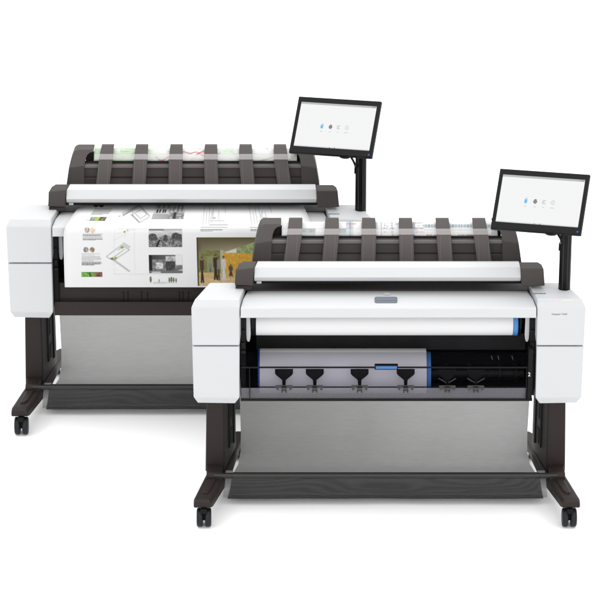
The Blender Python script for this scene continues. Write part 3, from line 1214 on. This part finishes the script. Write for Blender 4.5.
def poster_at(px, py, lift=0.0):
    """a point of the poster from where it was measured on the photographed rear printer"""
    fx, fy = to_front(px, py)
    if fy <= FINE[0][0]:
        Y, i = FINE[0][1], 1
    else:
        i = len(FINE) - 1
        for k in range(1, len(FINE)):
            if FINE[k][0] >= fy:
                i = k
                break
        a, b = FINE[i - 1], FINE[i]
        t = min(1, max(0, (fy - a[0]) / max(1e-6, b[0] - a[0])))
        Y = a[1] * (1 - t) + b[1] * t
    p = at(fx, fy, Y)
    pa, pb = at(fx, FINE[i - 1][0], FINE[i - 1][1]), at(fx, FINE[i][0], FINE[i][1])
    tg = (pb - pa)
    n = Vector((0, -abs(tg.z) - 1e-6, 0)) + Vector((0, 0, abs(tg.y)))
    n.normalize()
    return Vector((p.x, p.y, p.z)) + n * lift


bm = nb()
rows = []
for py, Y, hwid in FINE:
    l, r = at(386.5 - hwid, py, Y), at(386.5 + hwid, py, Y)
    rows.append([bm.verts.new(l.lerp(r, k / 30)) for k in range(31)])
for i in range(len(rows) - 1):
    for k in range(30):
        bm.faces.new((rows[i][k], rows[i][k + 1], rows[i + 1][k + 1], rows[i + 1][k]))
poster = link('printed_poster', bm, M['paper'], None, angle=80)
poster.location = LOC_R
md = poster.modifiers.new('thickness', 'SOLIDIFY')
md.thickness = 0.0006
md.offset = 0
tag(poster, 'white printed poster with plans and photos coming out of the rear printer', 'poster')


def art_quads(name, quads, mats):
    """quads: list of (corner px list, material index), cut into strips so they follow the paper"""
    bm = nb()
    for corners, mi in quads:
        tl, tr, br, bl = corners
        n = max(1, int(max(abs(bl[1] - tl[1]), abs(br[1] - tr[1])) / 2.5))
        pl = [(tl[0] + (bl[0] - tl[0]) * k / n, tl[1] + (bl[1] - tl[1]) * k / n) for k in range(n + 1)]
        pr = [(tr[0] + (br[0] - tr[0]) * k / n, tr[1] + (br[1] - tr[1]) * k / n) for k in range(n + 1)]
        L_ = [bm.verts.new(poster_at(*q, .0011)) for q in pl]
        R_ = [bm.verts.new(poster_at(*q, .0011)) for q in pr]
        for k in range(n):
            f = bm.faces.new((L_[k], R_[k], R_[k + 1], L_[k + 1]))
            f.material_index = mi
    return link(name, bm, None, poster, smooth=False, mats=mats)


def line_quad(x0, y0, x1, y1, w):
    dx, dy = x1 - x0, y1 - y0
    L_ = math.hypot(dx, dy) or 1
    nx, ny = -dy / L_ * w / 2, dx / L_ * w / 2
    return [(x0 + nx, y0 + ny), (x0 - nx, y0 - ny), (x1 - nx, y1 - ny), (x1 + nx, y1 + ny)]


def lean(px, py):
    """sheet columns lean a little where the paper rolls over the cover"""
    _, fy = to_front(px, py)
    hwid = 133.5
    for k in range(1, len(FINE)):
        if FINE[k][0] >= fy:
            hwid = FINE[k][2]
            break
    return 190.5 + (px - 190.5) * hwid / 133.5


def picture(name, x0, y0, x1, y1, fn, nx, ny, follow=True):
    bm = nb()
    lay = bm.loops.layers.float_color.new('print')
    V = []
    for j in range(ny + 1):
        row = []
        for i in range(nx + 1):
            px, py = x0 + (x1 - x0) * i / nx, y0 + (y1 - y0) * j / ny
            row.append(bm.verts.new(poster_at(lean(px, py) if follow else px, py, .0011)))
        V.append(row)
    for j in range(ny):
        for i in range(nx):
            f = bm.faces.new((V[j][i], V[j][i + 1], V[j + 1][i + 1], V[j + 1][i]))
            for lp, (a, b) in zip(f.loops, ((i, j), (i + 1, j), (i + 1, j + 1), (i, j + 1))):
                c = fn(a / nx, b / ny)
                lp[lay] = (*srgb(*[max(0, min(255, q)) for q in c]), 1)
    return link(name, bm, M['photo'], poster, smooth=False)


G = lambda v: (v, v, v + 1)


def bw_room(u, v):
    c = 196 + 30 * (noise2(u * 9, v * 7, 2) - .5)
    if v < .35:
        c = 176 + 26 * math.sin(u * 40)
    if .42 < v < .62 and u < .45:
        c = 214
        for q in (.11, .2, .3, .37):
            if abs(u - q) < .025:
                c = 50
    if u > .5:
        c = 180 + 34 * math.sin(u * 47) * (v < .6) + 60 * (noise2(u * 30, v * 20, 4) - .5)
        if v > .62:
            c = 150 + 90 * (noise2(u * 18, v * 14, 3) - .5)
        if v > .6 and abs(u - .7) < .05:
            c = 60
    if v > .7 and u <= .5:
        c = 170 - 40 * u
    return G(c)


def bw_field(u, v):
    if v < .10:
        return G(120 if u < .45 else 170)
    c = 205 - 40 * v + 30 * (noise2(u * 6, v * 9, 1) - .5)
    hor = .42 + .07 * math.sin(u * 9)
    if v > hor:
        c = 118 + 120 * (noise2(u * 26, v * 22, 8) - .5)
    for cx, w, h in ((.12, .13, .33), (.5, .07, .4), (.82, .13, .28), (.95, .08, .36)):
        d = ((u - cx) / w) ** 2 + ((v - h - .12) / .2) ** 2
        if d < 1:
            c = 66 + 70 * (noise2(u * 40, v * 30, 5) - .3)
    if abs(u - .28 + (v - .8) * .25) < .025 and v > .6:
        c = 24
    return G(c)


def bw_terrace(u, v):
    c = 120 + 60 * (noise2(u * 16, v * 12, 6) - .5)
    if v < .25:
        c = 60 + 60 * u
    if u > .8 and v < .55:
        c = 226
    if .5 < u < .78 and v > .35 and v < .85:
        c = 72 + 40 * (noise2(u * 30, v * 18, 4) - .5)
    if .5 < u < .8 and .06 < v < .34:
        c = 170 + 80 * (noise2(u * 20, v * 14, 9) - .5)
    if .2 < u < .42 and .4 < v < .75:
        c = 190 + 100 * (noise2(u * 24, v * 18, 2) - .5)
    if u < .1:
        c = 36
    if v > .86:
        c = 110
        if .08 < u < .35 and v > .9:
            c = 190
    if abs(v - (1.05 - .5 * (u - .55))) < .05 and u > .6 and v < .86:
        c = 200
    return G(c)


def soft(fn, r=.012):
    def g(u, v):
        acc = [0, 0, 0]
        for i in (-1, 0, 1):
            for j in (-1, 0, 1):
                q_ = fn(u + i * r * .6, v + j * r)
                acc = [acc[k] + q_[k] / 9 for k in range(3)]
        return acc
    return g


picture('photo_print', 150.6, 203.5, 184.0, 220.6, soft(bw_room), 64, 34)
picture('photo_print', 150.3, 230.8, 183.7, 248.7, soft(bw_field), 64, 34)
picture('photo_print', 150.0, 256.6, 183.4, 274.6, soft(bw_terrace), 64, 34)


def colour_view(u, v):
    """big colour view: a covered yard with a few passers-by; u over 198..282, v over 239..287.5"""
    X_, Y_ = 198.2 + u * 84, 239.2 + v * 48.3
    nz = noise2(X_ * .8, Y_ * .8, 11) - .5
    n2 = noise2(X_ * 2.1, Y_ * 2.1, 12) - .5
    soffit = 254 - max(0, X_ - 226) * .33              # lower edge of the ceiling
    c = mixc((84, 78, 56), (172, 162, 134), (Y_ - 239) / 15 * (.5 + u))
    c = mixc(c, (94, 84, 60), (204 - X_) / 6)
    if Y_ > soffit:
        c = (206, 214, 214)                            # sky gap
        if X_ > 238:
            c = mixc((112, 128, 70), (176, 184, 140), nz + .5 + n2)
        if X_ < 226:
            c = (128, 130, 88)
    if Y_ > 254.5 and X_ > 225 + (Y_ - 254) * .05 and Y_ > 254 + (X_ - 225) * .05:
        c = (222, 174, 70)
        c = mixc(c, (170, 126, 50), (nz + .5) * .7)
    if 198 < X_ < 222 and 252 < Y_ < 275:
        c = mixc((104, 104, 64), (130, 136, 84), (nz + .5))
        if 208 < X_ < 215 and Y_ > 258:
            c = (138, 140, 98)
    if 221.5 < X_ < 225 and Y_ > 252:
        c = (176, 170, 146)
    if Y_ > 274 + (X_ - 200) * .02:
        c = mixc((206, 178, 122), (186, 156, 100), nz + .5)
        if Y_ > 280:
            c = mixc((220, 196, 150), (196, 168, 120), nz + .5)
    if X_ < 199.6:
        c = (72, 66, 44)

    def body(cx, top, bot, w, shirt, legs, skin=(150, 110, 82)):
        nonlocal c
        h = bot - top
        t = (Y_ - top) / h
        if not 0 <= t <= 1:
            return
        dx = X_ - cx
        if t < .13:
            if abs(dx) < w * .42:
                c = mixc(skin, (50, 40, 34), .6 if t < .06 else 0)
        elif t < .52:
            if abs(dx) < w * (1.0 - .35 * abs(t - .25)):
                c = mixc(shirt, (40, 36, 32), .25 * (n2 + .5))
        else:
            sp = (t - .5) * w * 1.1
            if abs(dx - sp) < w * .38 or abs(dx + sp) < w * .38:
                c = legs
    body(203.0, 258.5, 284.5, 2.0, (86, 60, 50), (58, 46, 40))
    body(216.6, 256.0, 281.5, 2.3, (66, 56, 48), (60, 48, 42))
    body(219.6, 258.5, 282.0, 1.6, (150, 140, 124), (80, 70, 62))
    body(224.8, 257.5, 282.0, 2.3, (222, 222, 222), (206, 206, 208))
    body(231.8, 266.0, 278.0, 2.2, (96, 84, 76), (70, 62, 58))
    body(211.4, 265.5, 273.5, 1.2, (126, 140, 160), (90, 90, 100))
    return c


def soft_view(u, v):
    acc = [0, 0, 0]
    for i in (-.5, 0, .5):
        for j in (-.5, 0, .5):
            q_ = colour_view(u + i / 170, v + j / 100)
            acc = [acc[k] + q_[k] / 9 for k in range(3)]
    return acc


picture('photo_print', 198.2, 239.2, 282.0, 287.2, soft_view, 190, 110, follow=False)
picture('photo_strip', 82.2, 273.6, 103.0, 278.2, lambda u, v: mixc(mixc((60, 120, 40), (150, 200, 90), noise2(u * 9, v * 3, 1)), mixc((70, 60, 40), (190, 110, 120), noise2(u * 14, v * 4, 2)), (u - .45) * 3) if u < .4 or u > .43 else (40, 60, 26), 40, 8)


def strip2(u, v):
    if u < .2:
        return (214, 216, 214)
    if u < .42:
        return mixc((190, 196, 196), (90, 96, 80), noise2(u * 30, v * 4, 3))
    if u < .66:
        return mixc((120, 160, 50), (180, 210, 100), noise2(u * 24, v * 4, 4))
    return mixc((40, 44, 34), (170, 160, 140), noise2(u * 20, v * 5, 5))


picture('photo_strip', 83.0, 218.6, 103.0, 222.6, strip2, 40, 8)

# round portraits
def disc(cx, cy, r, c1, c2):
    bm = nb()
    lay = bm.loops.layers.float_color.new('print')
    ct = bm.verts.new(poster_at(cx, cy, .0011))
    N = 20
    V = [bm.verts.new(poster_at(cx + r * math.cos(2 * math.pi * k / N), cy + r * 1.04 * math.sin(2 * math.pi * k / N), .0011)) for k in range(N)]
    for k in range(N):
        f = bm.faces.new((ct, V[k], V[(k + 1) % N]))
        for lp in f.loops:
            t = noise2(lp.vert.co.x * 260, lp.vert.co.z * 260, 3)
            lp[lay] = (*srgb(*mixc(c1, c2, t * 1.2)), 1)
    link('portrait_print', bm, M['photo'], poster, smooth=False)


for cx, cy, c1, c2 in ((88.7, 231.9, (96, 110, 98), (212, 190, 168)), (94.4, 232.1, (206, 168, 140), (236, 220, 206)),
                       (87.3, 251.4, (60, 58, 60), (196, 190, 196)), (93.4, 251.5, (120, 90, 66), (214, 206, 186)),
                       (94.8, 205.6, (150, 80, 66), (80, 40, 40)), (100.3, 205.6, (40, 40, 42), (80, 74, 70))):
    disc(cx, cy, 2.55, c1, c2)


def text_block(x, y, w, rows, dy, tone, seed, bold_rows=()):
    rnd = random.Random(seed)
    q = []
    for r in range(rows):
        yy = y + r * dy
        xx = x
        end = x + w * (1 if r < rows - 1 else .65) * rnd.uniform(.9, 1)
        while xx < end:
            l = rnd.uniform(.7, 2.6)
            l = min(l, end - xx)
            th = .62 if r in bold_rows else .42
            a, b = lean(xx, yy), lean(xx + l, yy)
            q.append(([(a, yy), (b, yy), (b, yy + th), (a, yy + th)], 1 if r in bold_rows else 0))
            xx += l + .32
    art_quads('text_block', q, [ink(tone), ink((110, 110, 112))])


text_block(84.2, 209.3, 20, 8, .92, (168, 168, 170), 1)
text_block(84.3, 235.6, 20, 7, 1.02, (176, 176, 178), 2, (1, 5))
text_block(82.7, 255.2, 20.4, 2, 1.3, (190, 190, 192), 3)
text_block(82.8, 257.9, 20.2, 5, 1.05, (176, 176, 178), 4)
text_block(82.8, 263.3, 20.2, 4, .95, (128, 128, 130), 5, (1, 2, 3))
text_block(202.5, 231.3, 35, 1, 1, (120, 120, 122), 6, (0,))
text_block(202.5, 232.7, 20, 1, 1, (150, 150, 152), 7)
text_block(253, 231.3, 14, 2, 1.2, (150, 150, 152), 8, (0,))
text_block(153.5, 283.5, 22, 2, 1.0, (196, 196, 198), 9)
text_block(115, 217.2, 2.4, 2, .7, (176, 176, 178), 10)
text_block(128, 231.4, 2.2, 2, .7, (176, 176, 178), 11)

# line drawings
GL, GM, GF = (176, 177, 179), (206, 207, 209), (226, 227, 228)
q = []


def ln(x0, y0, x1, y1, w=.45, m=0):
    q.append((line_quad(lean(x0, y0), y0, lean(x1, y1), y1, w), m))


for a in ((117, 214, 131, 206), (119, 217.5, 135, 207), (121, 217.5, 117, 214), (126, 211, 129.5, 216), (126.5, 215.6, 139.5, 224.5), (129, 213.5, 139, 220), (139.5, 224.5, 147.5, 218.5), (134, 207.5, 148, 217.5),
          (136.5, 210, 144, 216), (144, 216, 139, 220), (136.5, 210, 131.5, 214), (131, 206, 148, 218)):
    ln(*a, .7, 0)
for a in ((128, 216, 139.8, 224.6), (131, 206.5, 119, 216.5)):
    ln(*a, 1.6, 1)
art_quads('plan_drawing', q, [ink(GL), ink((158, 159, 162))])
q = []
for a in ((107.5, 258.2, 122.5, 247.2), (112, 261, 125.8, 251), (122.5, 247.2, 131, 251.5), (131, 251.5, 117, 260.5), (107.5, 258.2, 111, 260.5), (125, 247.5, 119, 252)):
    ln(*a, .7, 0)
ln(113, 260.3, 130.5, 273, 1.5, 0)
q.append(([(122, 247.6), (125, 244.2), (132, 248.4), (128.6, 251)], 2))
q.append(([(121.5, 249.2), (123.4, 247.4), (125.4, 248.8), (123.4, 250.6)], 1))
q.append(([(113.2, 261), (117, 258.4), (118.8, 259.6), (115.4, 262.6)], 1))
q.append(([(110.6, 260.2), (114, 258.8), (114.4, 260.8), (112.8, 261.6)], 3))
q.append(([(125.0, 233.6), (126.4, 232.6), (127.4, 233.6), (126, 234.8)], 1))
art_quads('plan_drawing', q, [ink((182, 183, 185)), ink((150, 160, 44)), ink((194, 195, 198)), ink((120, 122, 110))])
q = []
for a in ((114.5, 225, 114.5, 275.5), (114.5, 275.5, 180, 275.5), (117.5, 230.5, 150, 230.5), (126, 216, 126, 240), (114.5, 243, 133, 231), (117, 236, 137, 231), (135.5, 231, 135.5, 275)):
    ln(*a, .3, 0)
art_quads('plan_drawing', q, [ink(GF)])
for ox in (0, 50):
    q = []
    for a in ((205 + ox, 207, 205 + ox, 227), (211 + ox, 207, 211 + ox, 226), (205 + ox, 207.5, 214 + ox, 207.5), (211 + ox, 226.8, 230 + ox, 226.8), (213 + ox, 222.5, 227 + ox, 222.5), (215 + ox, 207, 215 + ox, 221), (208 + ox, 213, 208 + ox, 226),
              (221 + ox, 212, 221 + ox, 222), (228 + ox, 207, 228 + ox, 214), (202.5 + ox, 229.2, 230 + ox, 229.2)):
        ln(*a, .6, 0)
    q.append(([(211.5 + ox, 226), (229.5 + ox, 226), (229.5 + ox, 227.2), (211.5 + ox, 227.2)], 0))
    q.append(([(213.3 + ox, 219), (216.5 + ox, 219), (216.5 + ox, 220.2), (213.3 + ox, 220.2)], 1))
    q.append(([(211.2 + ox, 212), (213 + ox, 212), (213 + ox, 224), (211.2 + ox, 224)], 2))
    art_quads('plan_drawing', q, [ink((186, 187, 189)), ink((160, 162, 164)), ink((200, 201, 203))])
# little row of trees
for px, h, m in ((151.2, 5.2, 0), (159.6, 2.6, 1), (169.9, 4.2, 0), (172, 4.8, 0), (174.2, 4.2, 0), (176.6, 3.6, 0)):
    q = []
    q.append(([(px - .25, 283 - h * .2), (px + .25, 283 - h * .2), (px + .25, 284.4), (px - .25, 284.4)], 2))
    q.append(([(px - h * .14, 283.2 - h), (px + h * .14, 283.2 - h), (px + h * .22, 283.2 - h * .35), (px - h * .22, 283.2 - h * .35)], m))
    q.append(([(px - h * .22, 283.2 - h * .35), (px + h * .22, 283.2 - h * .35), (px + h * .1, 283.4), (px - h * .1, 283.4)], m))
    art_quads('tree_drawing', q, [ink((112, 120, 86)), ink((150, 168, 60)), ink((96, 92, 80))])

# sheets in the scanners
fx0, _ = to_front(91.5, 150)
fx1, _ = to_front(294.5, 150)
top_sheet('map_sheet', 'pale green road map sheet with a red road, held in the rear scanner', LOC_R, fx0, fx1, map_colour)
top_sheet('drawing_sheet', 'white architectural drawing sheet held in the front scanner', LOC_F, 281.8, 497.5, drawing_colour, 260)

# ================================================================== setting
bm = nb()
bm.faces.new([bm.verts.new(v) for v in ((-60, -30, 0), (60, -30, 0), (60, 90, 0), (-60, 90, 0))])
floor = link('floor', bm, plain('white_studio_floor', (0.97, 0.97, 0.97), 0.9, 0.0), None, smooth=False)
floor['kind'] = 'structure'

w = bpy.data.worlds.new('World')
S.world = w
w.use_nodes = True
bg = w.node_tree.nodes['Background']
bg.inputs['Color'].default_value = (1.0, 1.0, 1.0, 1)
bg.inputs['Strength'].default_value = 1.22


def area(name, loc, aim, size, power):
    l = bpy.data.lights.new(name, 'AREA')
    l.shape = 'RECTANGLE'
    l.size, l.size_y = size
    l.energy = power
    o = bpy.data.objects.new(name, l)
    COL.objects.link(o)
    o.location = loc
    o.rotation_euler = (Vector(aim) - Vector(loc)).to_track_quat('-Z', 'Y').to_euler()
    return o


area('overhead_softbox', (0, 1.5, 8), (0, 1.5, 0), (12, 12), 800)
area('front_fill', (0.5, -9, 5.5), (0, 0.4, .6), (5, 4), 190)  # unseen fill lamp, added to brighten the bin sheet and lower roll

S.view_settings.view_transform = 'Standard'
S.view_settings.look = 'None'
S.view_settings.exposure = 0
S.view_settings.gamma = 1
S.cycles.transparent_max_bounces = 24
S.cycles.max_bounces = 10
